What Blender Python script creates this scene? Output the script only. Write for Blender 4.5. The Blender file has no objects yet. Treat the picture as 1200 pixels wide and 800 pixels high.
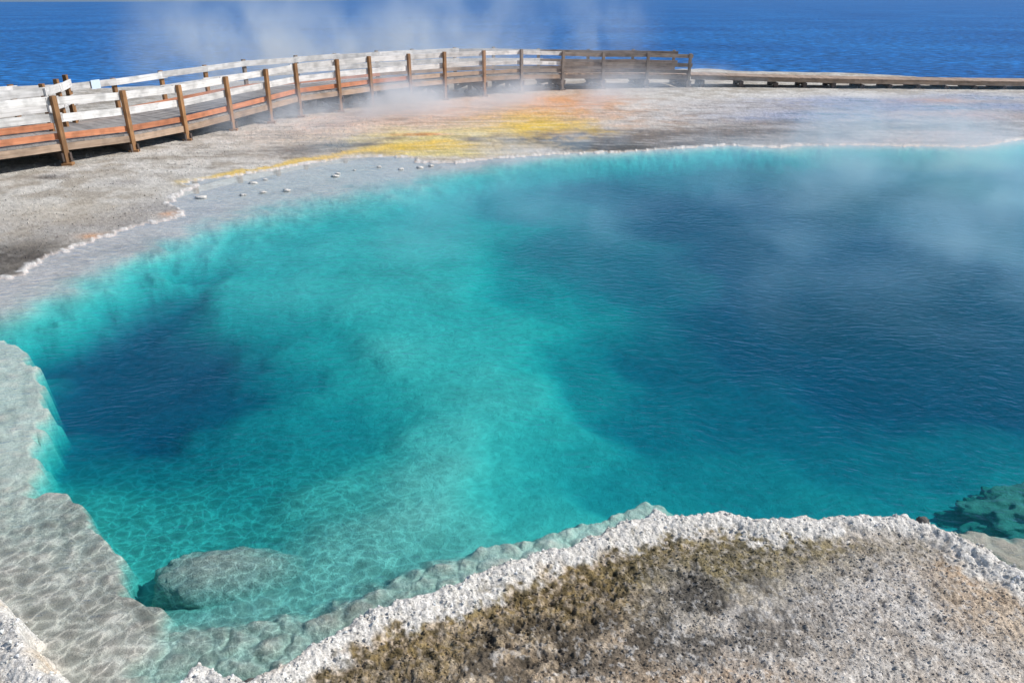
import bpy, math, random
import numpy as np
from mathutils import Vector, Matrix
random.seed(7)
RNG = np.random.default_rng(11)
S = bpy.context.scene
C = S.collection
# ------------------------------------------------------------------ camera, sky, sun, exposure
cam_d = bpy.data.cameras.new('camera')
cam = bpy.data.objects.new('camera', cam_d); C.objects.link(cam)
cam.location = (0, 0, 3.4)
cam.rotation_euler = (math.radians(90) - math.atan(405/900), 0, 0)
cam_d.sensor_width = 36; cam_d.lens = 27.0
cam_d.clip_start = .05; cam_d.clip_end = 9000
S.camera = cam
SUN_EL, SUN_DIR = math.radians(42), (1.0, 0.03)
W = bpy.data.worlds.new('World'); S.world = W; W.use_nodes = True
nt = W.node_tree
sky = nt.nodes.new('ShaderNodeTexSky'); sky.sky_type = 'NISHITA'; sky.sun_disc = False
sky.sun_elevation = SUN_EL; sky.sun_rotation = math.atan2(SUN_DIR[0], SUN_DIR[1])
sky.altitude = 2300; sky.air_density = 1.0; sky.dust_density = 0.0; sky.ozone_density = 1.2
bg = nt.nodes['Background']; bg.inputs['Strength'].default_value = 0.12
nt.links.new(sky.outputs[0], bg.inputs[0])
sd = bpy.data.lights.new('sun', 'SUN'); sd.energy = 4.6; sd.angle = math.radians(.5); sd.color = (1, .97, .93)
sun = bpy.data.objects.new('sun', sd); C.objects.link(sun)
dv = Vector((SUN_DIR[0]*math.cos(SUN_EL), SUN_DIR[1]*math.cos(SUN_EL), math.sin(SUN_EL)))
sun.rotation_euler = dv.to_track_quat('Z', 'Y').to_euler()
S.view_settings.view_transform = 'Standard'; S.view_settings.look = 'None'
S.view_settings.exposure = 0.08; S.view_settings.gamma = 1
S.cycles.transparent_max_bounces = 24; S.cycles.max_bounces = 8; S.cycles.volume_bounces = 1
S.cycles.volume_step_rate = 1.0; S.cycles.volume_max_steps = 128
S.cycles.use_denoising = True
S.cycles.caustics_reflective = False; S.cycles.caustics_refractive = False

# ------------------------------------------------------------------ surveyed outlines, metres
POOL = [(-7.03,8.98),(-6.68,9.45),(-6.61,9.72),(-6.67,10.11),(-6.6,10.57),(-6.49,11.03),(-6.26,11.56),(-5.98,12.2),(-5.64,12.62),(-5.67,13.07),(-6.09,13.49),(-6.22,14.06),(-6.21,14.68),(-6.15,15.04),(-6.52,15.2),(-6.24,15.58),(-5.38,16.16),(-4.78,16.96),(-3.9,17.74),(-3.16,17.94),(-2.41,17.94),(-2.1,17.34),(-1.32,17.15),(-0.77,17.54),(0.0,17.94),(1.0,18.25),(2.03,18.47),(3.3,18.8),(4.19,19.14),(5.33,19.5),(6.54,19.14),(7.14,19.5),(8.5,19.44),(9.74,19.38),(10.95,19.26),(11.62,19.32),(12.33,19.74),(13.32,20.37),(15.82,20.77),(17.88,19.99),(17.5,13.5),(15.5,9.5),(12.5,6.6),(9.0,4.9),(6.2,4.15),(3.67,3.73),(3.34,3.7),(3.17,3.76),(3.08,3.83),(3.01,3.95),(2.91,4.08),(2.83,4.19),(2.66,4.26),(2.33,4.31),(2.04,4.29),(1.74,4.26),(1.46,4.33),(1.16,4.29),(0.98,4.36),(0.84,4.26),(0.69,4.2),(0.45,4.07),(0.22,3.95),(0.0,3.85),(-0.21,3.73),(-0.41,3.63),(-0.51,3.57),(-0.6,3.49),(-0.79,3.45),(-0.96,3.3),(-1.08,3.17),(-1.19,3.06),(-1.29,2.96),(-1.38,2.93),(-1.52,2.98),(-1.67,2.98),(-1.76,2.89),(-1.82,2.72),(-1.9,2.63),(-2.12,2.78),(-2.23,2.88),(-2.3,2.96),(-2.39,3.0),(-2.5,3.09),(-2.61,3.2),(-2.75,3.34),(-2.9,3.47),(-3.02,3.52),(-3.4,3.64),(-7.2,4.6),(-9.5,6.5),(-10.6,8.6)]
RIM = [(3.67,3.73),(3.34,3.7),(3.17,3.76),(3.08,3.83),(3.01,3.95),(2.91,4.08),(2.83,4.19),(2.66,4.26),(2.33,4.31),(2.04,4.29),(1.74,4.26),(1.46,4.33),(1.16,4.29),(0.98,4.36),(0.84,4.26),(0.69,4.2),(0.45,4.07),(0.22,3.95),(0.0,3.85),(-0.21,3.73),(-0.41,3.63),(-0.51,3.57),(-0.6,3.49),(-0.79,3.45),(-0.96,3.3),(-1.08,3.17),(-1.19,3.06),(-1.29,2.96),(-1.38,2.93),(-1.52,2.98),(-1.67,2.98),(-1.76,2.89),(-1.82,2.72),(-1.9,2.63),(-2.12,2.78),(-2.23,2.88),(-2.3,2.96),(-2.39,3.0),(-2.5,3.09),(-2.61,3.2),(-2.75,3.34),(-2.9,3.47),(-3.02,3.52),(-3.4,3.64)]
FARBANK = [(-7.03,8.98),(-6.68,9.45),(-6.61,9.72),(-6.67,10.11),(-6.6,10.57),(-6.49,11.03),(-6.26,11.56),(-5.98,12.2),(-5.64,12.62),(-5.67,13.07),(-6.09,13.49),(-6.22,14.06),(-6.21,14.68),(-6.15,15.04),(-6.52,15.2),(-6.24,15.58),(-5.38,16.16),(-4.78,16.96),(-3.9,17.74),(-3.16,17.94),(-2.41,17.94),(-2.1,17.34),(-1.32,17.15),(-0.77,17.54),(0.0,17.94),(1.0,18.25),(2.03,18.47),(3.3,18.8),(4.19,19.14),(5.33,19.5),(6.54,19.14),(7.14,19.5),(8.5,19.44),(9.74,19.38),(10.95,19.26),(11.62,19.32),(12.33,19.74),(13.32,20.37),(15.82,20.77),(17.88,19.99)]
DEPTHS = [(-1.94,11.12,0.19),(-2.75,11.97,0.175),(-2.95,10.01,0.2),(-1.89,9.35,0.2),(-3.46,9.74,0.225),(-1.17,8.0,0.2),(-1.14,9.67,0.2),(-0.35,6.96,0.21),(-0.55,6.08,0.19),(-0.58,5.5,0.18),(-0.67,5.0,0.17),(-0.39,8.09,0.24),(-0.93,4.55,0.15),(0.16,6.26,0.3),(0.92,7.33,0.4),(0.74,5.62,0.35),(0.27,4.95,0.3),(-3.88,11.15,0.2),(-3.37,8.74,0.3),(-4.13,9.87,0.15),(-3.99,12.99,0.175),(-4.79,13.67,0.125),(-4.31,12.12,0.15),(-5.41,8.25,0.65),(-5.17,7.59,0.75),(-4.7,6.69,0.65),(-4.17,6.07,0.55),(-5.74,11.52,0.6),(-5.48,9.0,0.65),(-5.28,9.22,0.75),(-5.1,8.0,0.75),(-4.56,7.48,0.8),(-4.66,8.56,0.8),(-4.05,8.1,0.8),(-3.83,7.11,0.8),(-3.54,7.59,0.75),(-3.83,6.53,0.75),(-3.22,6.3,0.7),(-3.03,6.94,0.7),(-2.41,5.94,0.425),(-2.31,6.43,0.4),(-2.69,7.13,0.4),(-3.65,8.23,0.525),(-4.5,9.27,0.65),(-5.33,9.87,0.65),(-5.54,10.8,0.55),(-5.67,10.26,0.55),(-4.76,10.0,0.45),(-4.57,6.86,0.65),(-4.11,5.91,0.45),(-3.63,5.72,0.5),(-3.08,5.51,0.45),(-2.48,7.76,0.3),(-1.88,5.73,0.375),(-2.12,5.29,0.375),(-2.44,5.17,0.375),(-1.8,6.39,0.375),(-1.79,7.15,0.31),(-1.61,5.0,0.25),(-3.81,5.3,0.3),(-3.22,4.95,0.3),(-2.79,4.61,0.275),(-2.64,4.85,0.3),(-5.74,11.86,0.6),(-5.4,12.08,0.5),(-4.98,12.14,0.4),(-4.68,13.24,0.275),(-3.96,12.83,0.25),(-5.65,9.8,0.1),(-5.76,9.25,0.1),(-5.37,8.56,0.45),(-5.73,8.57,0.4),(-5.88,9.16,0.125),(-5.57,9.63,0.125),(-5.89,8.47,0.075),(-5.83,8.01,0.1),(-4.89,7.34,0.15),(-3.09,13.67,0.125),(-2.47,14.65,0.125),(-1.41,15.75,0.125),(-0.7,15.58,0.35),(0.0,14.32,0.375),(-1.19,12.99,0.25),(0.78,17.63,0.25),(1.82,16.21,0.5),(3.35,14.72,0.65),(3.17,17.87,0.4),(4.96,17.87,0.4),(5.22,15.37,0.65),(1.39,12.01,0.475),(0.23,9.74,0.35),(2.5,10.55,0.525),(4.0,11.29,0.8),(4.17,9.78,1.0),(5.36,9.78,1.0),(6.64,10.69,0.85),(5.9,12.7,0.7),(8.17,14.35,0.55),(10.74,16.57,0.4),(8.24,12.24,0.55),(6.77,9.33,0.8),(5.44,7.39,0.75),(3.75,7.39,0.75),(2.89,8.36,0.7),(1.81,7.62,0.55),(1.47,6.28,0.5),(2.48,6.37,0.55),(3.03,5.72,0.5),(3.92,5.99,0.5),(1.88,5.39,0.45),(1.0,5.32,0.4),(3.55,5.03,0.4),(4.2,5.32,0.4),(3.88,4.91,0.35),(2.8,5.2,0.4),(-2.63,4.1,0.3),(-2.43,4.04,0.325),(-1.23,3.93,0.15),(-0.98,4.09,0.15),(-1.29,4.18,0.15),(-0.84,4.29,0.165),(-1.33,3.66,0.11),(-1.8,3.51,0.1),(-2.04,3.42,0.15),(-2.27,3.4,0.125),(-1.49,3.34,0.06),(-0.24,4.42,0.2),(0.32,4.71,0.275)]
LEDGE_LEFT = [(-6.43,7.78),(-5.6,7.67),(-5.19,7.4),(-4.64,6.74),(-4.22,6.07),(-3.92,5.43),(-3.71,4.94),(-3.61,4.83),(-3.34,4.73),(-3.08,4.58),(-2.81,4.28),(-2.62,4.0),(-2.41,3.74),(-2.18,3.54),(-2.03,3.36),(-1.95,3.09),(-1.97,2.76),(-2.62,2.76),(-3.86,3.74)]
LEDGE_FAR = [(-6.55,8.25),(-6.17,8.6),(-5.9,9.24),(-5.76,10.05),(-5.44,10.66),(-5.17,11.38),(-4.98,12.5),(-4.51,13.28),(-3.8,14.09),(-3.0,14.93),(-2.12,15.85),(-1.29,16.7),(-0.57,17.35),(0.0,17.94),(-2.59,19.73),(-5.8,17.54),(-6.47,13.65),(-7.19,10.27),(-7.66,9.57)]
LEDGE_NEAR = [(-1.9,3.11),(-2.06,3.17),(-1.96,3.46),(-1.55,3.52),(-1.25,3.57),(-0.97,3.73),(-0.85,3.85),(-0.57,4.03),(-0.23,4.2),(0.24,4.37),(0.62,4.54),(1.03,4.76),(1.26,4.66),(0.59,4.27),(-0.22,3.85),(-0.82,3.49),(-1.37,2.94)]
LEDGE_RIGHT = [(2.98,4.44),(3.17,4.36),(3.39,4.31),(3.6,4.27),(4.22,4.24),(3.65,3.6),(3.3,4.06)]
PATCHES = [(-1.03,24.69,5.14,4.7,(0.7,0.5,0.38),0.8),(-4.09,22.41,2.17,2.17,(0.7,0.5,0.38),0.7),(-1.66,26.02,1.66,2.85,(0.74,0.34,0.12),0.35),(1.59,27.38,1.73,3.37,(0.74,0.34,0.12),1.0),(3.33,28.59,0.91,2.45,(0.74,0.34,0.12),0.5),(-2.22,20.44,2.0,1.17,(0.78,0.64,0.26),0.85),(-0.91,21.1,1.6,1.11,(0.78,0.64,0.26),0.7),(0.48,22.53,1.2,2.79,(0.85,0.56,0.04),0.55),(1.04,21.29,1.15,1.55,(0.85,0.56,0.04),1.5),(1.36,20.78,0.45,0.54,(0.74,0.34,0.12),0.4),(-2.11,19.27,1.06,0.58,(0.85,0.56,0.04),0.7),(-1.61,18.37,1.11,0.43,(0.78,0.64,0.26),0.9),(-3.09,18.81,0.82,0.56,(0.85,0.56,0.04),0.6),(-0.99,20.12,0.31,0.32,(0.2,0.15,0.11),0.8),(0.11,19.99,0.3,0.28,(0.2,0.15,0.11),0.7),(-2.27,20.91,0.63,0.22,(0.74,0.34,0.12),0.9),(-3.11,20.38,0.45,0.23,(0.2,0.15,0.11),0.7),(-4.24,19.4,0.96,0.71,(0.1,0.085,0.07),0.75),(-5.09,18.6,0.81,0.66,(0.2,0.15,0.11),0.7),(0.81,18.6,0.53,0.66,(0.72,0.69,0.64),0.9),(4.17,20.18,3.29,1.14,(0.2,0.15,0.11),1.3),(2.32,19.28,1.26,0.71,(0.1,0.085,0.07),1.2),(6.06,21.49,3.49,0.72,(0.2,0.15,0.11),0.7),(6.5,19.88,2.6,0.62,(0.36,0.33,0.3),0.6),(9.06,19.28,1.68,0.71,(0.72,0.69,0.64),0.7),(11.75,20.82,1.13,1.09,(0.66,0.5,0.42),0.6),(10.09,20.12,1.31,0.38,(0.66,0.5,0.42),0.5),(12.12,28.43,2.73,1.21,(0.38,0.4,0.5),1.2),(12.99,26.38,3.11,1.06,(0.38,0.4,0.5),1.1),(9.39,24.27,2.86,1.27,(0.38,0.4,0.5),0.9),(17.23,29.45,2.2,1.3,(0.38,0.4,0.5),0.7),(14.01,24.59,1.59,0.74,(0.66,0.5,0.42),0.8),(11.55,22.23,2.16,0.62,(0.2,0.15,0.11),0.5),(7.46,23.02,1.49,0.66,(0.2,0.15,0.11),0.5),(16.63,26.8,1.15,0.87,(0.38,0.4,0.5),0.9),(15.16,28.4,1.21,0.73,(0.74,0.34,0.12),0.4),(9.64,30.23,1.61,1.1,(0.72,0.69,0.64),0.6),(13.18,30.21,1.28,0.82,(0.72,0.69,0.64),0.6),(6.26,26.8,3.13,2.6,(0.72,0.69,0.64),0.5),(-7.09,10.6,0.73,0.88,(0.1,0.085,0.07),0.85),(-6.77,9.8,0.35,0.35,(0.1,0.085,0.07),0.7),(-6.77,12.12,1.52,0.61,(0.36,0.33,0.3),0.7),(-6.24,13.16,0.6,0.58,(0.36,0.33,0.3),0.7),(-5.94,10.95,0.51,0.21,(0.52,0.44,0.33),0.4),(-7.74,12.67,0.86,0.82,(0.52,0.44,0.33),0.4),(-6.48,11.52,0.19,0.14,(0.74,0.34,0.12),0.5),(-5.8,12.79,0.17,0.17,(0.74,0.34,0.12),0.6),(-7.63,15.2,0.34,0.23,(0.36,0.33,0.3),0.8),(-9.41,15.67,0.25,0.24,(0.1,0.085,0.07),0.9),(-7.46,22.35,1.45,1.85,(0.72,0.69,0.64),0.4),(-7.1,16.02,1.06,0.67,(0.72,0.69,0.64),0.2),(0.52,3.72,0.58,0.2,(0.17,0.125,0.035),1.0),(0.0,3.54,0.4,0.11,(0.17,0.125,0.035),1.0),(1.2,3.96,0.44,0.12,(0.17,0.125,0.035),0.9),(0.86,3.88,0.49,0.18,(0.17,0.125,0.035),0.8),(-0.29,3.33,0.24,0.07,(0.1,0.08,0.035),0.8),(-0.65,3.1,0.33,0.08,(0.1,0.08,0.035),0.9),(-0.89,2.96,0.22,0.06,(0.1,0.08,0.035),0.8),(1.63,3.92,0.49,0.09,(0.1,0.08,0.035),0.6),(2.08,3.96,0.55,0.06,(0.17,0.125,0.035),0.55),(1.35,3.67,0.31,0.1,(0.07,0.062,0.052),0.6),(0.49,3.4,0.59,0.15,(0.07,0.062,0.052),0.55),(0.09,3.21,0.43,0.16,(0.07,0.062,0.052),0.4),(1.1,3.5,0.3,0.14,(0.07,0.062,0.052),0.5),(0.95,3.75,0.26,0.09,(0.1,0.08,0.035),0.7),(2.25,3.52,0.76,0.35,(0.58,0.54,0.49),0.7),(1.66,3.26,0.76,0.38,(0.58,0.54,0.49),0.5),(2.84,3.65,0.25,0.17,(0.5,0.3,0.14),0.35),(2.76,3.79,0.21,0.09,(0.5,0.3,0.14),0.35),(1.1,2.88,0.39,0.14,(0.5,0.3,0.14),0.35),(0.22,2.94,0.54,0.17,(0.5,0.4,0.29),0.45),(1.75,3.11,0.28,0.18,(0.5,0.4,0.29),0.35),(2.16,3.87,0.32,0.05,(0.07,0.062,0.052),0.45),(1.57,4.08,0.34,0.08,(0.1,0.08,0.035),0.5),(-2.76,3.2,0.1,0.1,(0.1,0.08,0.035),0.9),(-2.53,2.96,0.1,0.04,(0.17,0.125,0.035),0.9),(-2.62,2.94,0.09,0.06,(0.5,0.3,0.14),0.4),(-0.18,2.94,0.4,0.14,(0.66,0.61,0.55),0.4)]
YELLOW = [(-6.54,15.27),(-6.13,15.75),(-5.46,16.42),(-4.85,17.24),(-4.24,17.94),(-3.67,18.58),(-2.95,19.26),(-1.74,19.99)]
PEBBLES = [(-5.73,14.0,0.16),(-5.02,14.2,0.09),(-4.71,14.4,0.09),(-4.3,14.54,0.11),(-5.14,15.2,0.13),(-4.99,15.51,0.08),(-3.64,15.83,0.12),(-3.64,16.08,0.08),(-2.89,16.78,0.08),(-1.99,16.69,0.12),(-2.38,16.51,0.1),(-1.77,16.87,0.09),(-3.36,16.42,0.05)]
BOULDER = [(-1.83,4.08),(-2.3,4.08),(-1.37,4.08),(-1.89,4.31),(-1.76,3.84)]
ROCKS = [(2.73,4.17),(-1.35,2.89),(-1.05,3.18)]
RBOULDER = (3.64,4.89)
NEAR = [(-9.69,16.87),(-8.95,18.45),(-8.33,20.1),(-7.66,21.65),(-6.99,22.95),(-6.43,24.15),(-5.44,25.3),(-4.62,26.45),(-3.49,27.7),(-2.4,28.8),(-1.02,29.9),(0.36,31.0),(2.0,32.0),(3.65,32.45),(5.45,32.75),(7.2,32.95)]

# steam puffs: centre, radii, strength
STEAM_A = [(-7.0, 24, .1, 4, 5, 1.2, 1.5), (-4.2, 25.8, .1, 5, 4.5, 1.3, 2.2), (0, 27.5, .1, 6, 5, 1.0, 1.0), (3.8, 30.5, .2, 5, 4.5, 1.0, .5), (-10, 30, 1.6, 5.5, 5, 3.6, .5), (-2.5, 33, 2.0, 6, 4, 3.6, .38), (3.4, 34.5, 2.0, 3.5, 3.5, 3.2, .24), (-6, 31, 1, 9, 6, 2.6, .4), (7, 33, .3, 4, 3, .9, .35)]
STEAM_B = [(10.5, 17, .2, 8, 7, 1.6, 2.0), (5, 12, .1, 8, 7, 1.2, .9), (-3.8, 8.6, .1, 4, 4, 1.0, .3), (0, 18.5, .1, 10, 4.5, 1.0, .9), (7, 9.5, .1, 5, 5, 1.1, .7), (-1, 12, .1, 6, 5, 1.1, .45)]

# ------------------------------------------------------------------ numpy noise
def _h(ix, iy, k):
    n = (ix.astype(np.int64)*374761393 + iy.astype(np.int64)*668265263 + k*2147483647) & 0xFFFFFFFF
    n = ((n ^ (n >> 13))*1274126177) & 0xFFFFFFFF
    n = ((n ^ (n >> 16))*2246822519) & 0xFFFFFFFF
    return (n & 0xFFFFFF)/float(0xFFFFFF)
def vnoise(x, y, k=0):
    ix = np.floor(x); iy = np.floor(y); fx = x-ix; fy = y-iy
    fx = fx*fx*fx*(fx*(fx*6-15)+10); fy = fy*fy*fy*(fy*(fy*6-15)+10)
    a = _h(ix, iy, k); b = _h(ix+1, iy, k); c = _h(ix, iy+1, k); d = _h(ix+1, iy+1, k)
    return (a+(b-a)*fx)*(1-fy)+(c+(d-c)*fx)*fy*1.0
def fbm(x, y, k=0, o=4):
    s = 0; a = .5; t = 0
    for i in range(o):
        s = s+a*vnoise(x, y, k+i); t += a; a *= .5
        x, y = x*1.62+y*1.19+3.7, y*1.62-x*1.19+9.1
    return s/t
def worley(x, y, k=0):
    ix = np.floor(x); iy = np.floor(y); f1 = np.full_like(x, 9.); f2 = np.full_like(x, 9.)
    for dx in (-1, 0, 1):
        for dy in (-1, 0, 1):
            cx = ix+dx; cy = iy+dy
            d = np.hypot(cx+_h(cx, cy, k)-x, cy+_h(cx, cy, k+50)-y)
            f2 = np.minimum(f2, np.maximum(f1, d)); f1 = np.minimum(f1, d)
    return f1, f2
def sst(a, b, x):
    t = np.clip((x-a)/(b-a), 0, 1); return t*t*(3-2*t)
def seg_d(x, y, pts, closed):
    d = np.full_like(x, 1e9); n = len(pts)
    for i in range(n if closed else n-1):
        ax, ay = pts[i][:2]; bx, by = pts[(i+1) % n][:2]
        ex, ey = bx-ax, by-ay; L = ex*ex+ey*ey+1e-9
        t = np.clip(((x-ax)*ex+(y-ay)*ey)/L, 0, 1)
        d = np.minimum(d, (x-ax-t*ex)**2+(y-ay-t*ey)**2)
    return np.sqrt(d)
def sdf(x, y, pts):
    ins = np.zeros(x.shape, bool); n = len(pts)
    for i in range(n):
        ax, ay = pts[i][:2]; bx, by = pts[(i+1) % n][:2]
        if ay == by: continue
        c = ((ay > y) != (by > y)) & (x < (bx-ax)*(y-ay)/(by-ay)+ax)
        ins ^= c
    d = seg_d(x, y, pts, True)
    return np.where(ins, -d, d)          # negative inside

SHX = [-60, -25, -12, 0, 9.65, 16.8, 20.6, 22.6, 30, 60]
SHY = [27, 29, 36, 41, 41.8, 39.8, 36.8, 35.9, 35.2, 35]
def pool_depth(x, y):
    wx = x+(fbm(x*.9, y*.9, 5, 3)-.5)*.8+(fbm(x*3.1, y*3.1, 15, 3)-.5)*.22; wy = y+(fbm(x*.9+9, y*.9, 6, 3)-.5)*.8+(fbm(x*3.1+5, y*3.1, 16, 3)-.5)*.22
    num = 0; den = 1e-9
    for cx, cy, d in DEPTHS:
        r = .42+.06*cy
        w = 1/((((wx-cx)**2+(wy-cy)**2)/r**2)+.22)**2.0
        num = num+w*d; den = den+w
    D = num/den
    D = D*(1+.14*(fbm(x*1.3, y*1.3, 8, 3)-.5))
    D = np.where(D > .38, .38+(D-.38)*.6, D)
    return np.clip(D, .02, .85)

def height(x, y, full=False):
    jn = (fbm(x*5, y*5, 21, 3)-.5)
    near = 1-sst(6.5, 8.5, y)
    s = sdf(x, y, POOL)
    s = s+jn*(.10*near+.30*(1-near))+(fbm(x*16, y*16, 22, 2)-.5)*.07*(1-near) + near*(worley(x*9, y*9, 77)[0]-.45)*.05
    # land
    f1, f2 = worley(x*22+jn*2, y*22, 3); g1, g2 = worley(x*48+jn*3, y*48, 4)
    coarse = fbm(x*.35, y*.35, 31, 4)-.5
    med = fbm(x*3, y*3, 33, 4)-.5
    fine = fbm(x*26, y*26, 35, 4)-.5
    hn = .165*sst(-.02, .07, s)+.05*np.exp(-((s-.10)/.10)**2)+.03*med+.02*sst(.1, 1.5, s)
    rugged = sst(.42, .62, fbm(x*1.1, y*1.1, 41, 3))*(1-.85*sst(.6, 1.8, x))*.65
    knob = (.55-f1)*.018*sst(0, .03, s)*(1-sst(.2, .38, s))+(.5-g1)*.010
    hn = hn+knob+fine*(.018+.03*rugged*sst(.2, .5, s))*sst(0, .05, s)
    pits = np.clip(fbm(x*15, y*15, 55, 3)-.56, 0, 1)*.16*sst(.2, .6, s)*(.25+rugged)
    hn = hn-pits
    hf = .014*sst(-.02, .05, s)+.018*np.exp(-((s-.03)/.05)**2)+.01*sst(.2, 4, s)+(.05*coarse+.03*med)*sst(.1, 2.5, s)+fine*.012
    hf = np.maximum(hf, .006*sst(0, .03, s)+.004)
    land = hn*near+hf*(1-near)
    ys = np.interp(x, SHX, SHY)+(fbm(x*.5, y*.5, 61, 3)-.5)*1.6
    land = land-.05*(1-near)*sst(26, 30, y)
    land = land*sst(-.3, 1.6, ys-y)-(1-sst(-3, .6, ys-y))*.9-.05*(1-sst(-.3, 1.2, ys-y))
    # pool floor
    D = pool_depth(x, y)
    w1 = worley(x*6+jn, y*6, 13)
    lump = (w1[1]-w1[0])
    Lw = jn*.22
    a = sdf(x, y, LEDGE_LEFT)+Lw
    b = sdf(x, y, LEDGE_FAR)+Lw*1.2
    c = sdf(x, y, LEDGE_NEAR)+Lw*.8
    d = sdf(x, y, LEDGE_RIGHT)+Lw
    ins = -s
    D = (D*sst(-.02, .10, a)+(.006+.012*sst(0, .5, ins-.3))*(1-sst(-.02, .10, a)))
    kb = sst(-.35, 1.7, b+(fbm(x*2.3, y*2.3, 44, 4)-.5)*.9); D = D*kb+.004*(1-kb)
    kc = sst(-.03, .18, c); D = D*kc+(.035+.04*(fbm(x*2, y*2, 71, 2)))*(1-kc)
    kd = sst(-.05, .3, d); D = D*kd+.012*(1-kd)
    D = D*(sst(-.01, .10+.5*(1-near), ins)*near+(1-near)*sst(-.02, 1.5, ins)*(.7+.3*sst(-.02, .5, ins)))*.97+.006
    rough = np.minimum(D*.5, .035)*(1-sst(.06, .15, D)*.9)
    bed = -D + rough*(lump-.3)*(1.0*near+.4)+rough*.6*fine+np.minimum(D*.3, .05)*med*(1-.6*sst(.1, .3, D))
    bed = np.minimum(bed, -.005)
    k = sst(-.012, .012, s)
    z = bed*(1-k)+land*k
    if full: return z, s, near, D, (a, b, c, d), med, fine, rugged, pits, ys, kb
    return z

def colour(x, y, pk):
    z, s, near, D, led, med, fine, rugged, pits, ys, kb = pk
    n = x.shape
    def col(r, g, b): return np.stack([np.full(n, r), np.full(n, g), np.full(n, b)], -1)
    def mix(A, B, k): return A+(B-A)*np.clip(k, 0, 1)[..., None]
    w = fbm(x*2.2, y*2.2, 91, 4); w2 = fbm(x*11, y*11, 92, 3); w3 = fbm(x*.6, y*.9, 94, 4)
    grain = fbm(x*60, y*60, 93, 2); w4 = fbm(x*38, y*38, 107, 2)
    land = mix(col(.42, .37, .30), col(.60, .56, .49), sst(.35, .65, w))
    land = mix(land, mix(col(.52, .45, .37), col(.68, .62, .54), sst(.3, .7, w2)), near)
    for cx, cy, rx, ry, cc, st in PATCHES:
        dx = (x-cx)/rx+(w-.5)*1.3+(w2-.5)*.5; dy = (y-cy)/ry+(w3-.5)*1.0+(w2-.5)*.6
        q = np.exp(-(dx*dx+dy*dy)*.9)
        land = mix(land, col(*cc), q*st*((.75+.8*(w2 if ry > .1 else w))*(1-near)+near*np.clip(.3+2.6*(w4-.35), 0, 1.3)))
    # thin streaks of algae and mineral on the flat beyond the pool
    st_ = fbm(x*1.2, y*7, 96, 4)
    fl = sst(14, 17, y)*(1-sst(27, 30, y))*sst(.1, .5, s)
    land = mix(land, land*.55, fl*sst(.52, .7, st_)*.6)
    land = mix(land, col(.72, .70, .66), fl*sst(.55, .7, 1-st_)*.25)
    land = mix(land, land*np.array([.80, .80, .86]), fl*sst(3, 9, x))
    # yellow bacterial fringe, a narrow line
    dl = seg_d(x, y, YELLOW, False)+(w-.5)*.5+(w2-.5)*.3
    tt = sst(-8, -5.5, x)
    land = mix(land, col(.62, .53, .26)*(1-tt[..., None])+col(.82, .55, .10)*tt[..., None], (1-sst(.02, .34, dl))*(.3+.55*tt))
    # white crust along the water's edge
    cw = .6+1.6*sst(.45, .8, vnoise(x*2.1, y*2.1, 111))
    cf = (1-sst(.01, .05, np.abs(s-.025+(w2-.5)*.06)/cw))*(1-near)
    cf = cf*sst(.25, .5, .35+vnoise(x*1.3, y*1.3, 98)*.6)
    land = mix(land, col(.80, .76, .70), cf*.95)
    wn = .17+.16*vnoise(x*1.7, y*1.7, 99)
    cn = near*(1-sst(wn*.75, wn*1.25, s+(w2-.5)*.25))
    cr = mix(col(.80, .755, .68), col(.72, .58, .42), sst(.5, .8, fbm(x*5, y*5, 97, 3))*(1-sst(.0, .12, s)))
    land = mix(land, cr, cn*.93)
    # olive and charcoal lichen bands behind the white crust
    xm = sst(-1.7, -1.0, x)*(1-sst(1.6, 3.0, x)*.75)
    ob = near*sst(.18, .32, s+(w2-.5)*.12+(w4-.5)*.22)*(1-sst(.5, 1.05, s+(w-.5)*.5+(w4-.5)*.35+.25*sst(1.0, 2.2, x)))*xm
    oc = mix(col(.115, .095, .05), col(.30, .24, .12), sst(.3, .7, fbm(x*20, y*20, 105, 3)))
    land = mix(land, oc, ob*(.5+.45*sst(.3, .65, w4)))
    cb = near*sst(.45, .65, s+(w-.5)*.4)*(1-sst(.9, 1.5, s+(w3-.5)))*(1-sst(1.0, 2.2, x))*sst(.42, .6, fbm(x*6, y*6, 106, 3))
    land = mix(land, col(.09, .08, .065), cb*.85)
    land = mix(land, land*np.array([1.04, .93, .80]), near*sst(.42, .6, w3)*(1-cn))
    sp = (1-.75*ob)*near*sst(.62, .72, fbm(x*34, y*34, 103, 2))*sst(.2, .4, s)
    land = mix(land, col(.72, .68, .62), sp*.55)
    land = mix(land, land*.5, sst(0, .012, pits)*.6*near)
    land = land*(.78+.44*grain[..., None])
    # pool floor: pale sinter, browner on the ledges, dim blue of deep water painted into the vents
    bed = mix(col(.84, .84, .72), col(.78, .79, .68), w)
    led_c = mix(col(.78, .69, .58), col(.90, .82, .71), w2)
    pinkish = mix(col(.66, .56, .50), col(.78, .68, .61), w2)
    bed = mix(bed, led_c, 1-sst(.06, .17, D))
    bed = mix(bed, mix(col(.52, .42, .33), col(.66, .55, .45), w2), 1-sst(-.05, .12, led[3]))
    bed = mix(bed, pinkish, (1-kb)*(1-sst(.03, .10, D)))
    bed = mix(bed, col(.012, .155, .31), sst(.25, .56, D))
    bed = mix(bed, bed*.55, sst(.55, .7, w)*(1-sst(.15, .3, D))*.35)
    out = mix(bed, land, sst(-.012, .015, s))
    wet = np.exp(-((s-.02)/.10)**2)*.5*(1-near)
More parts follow.
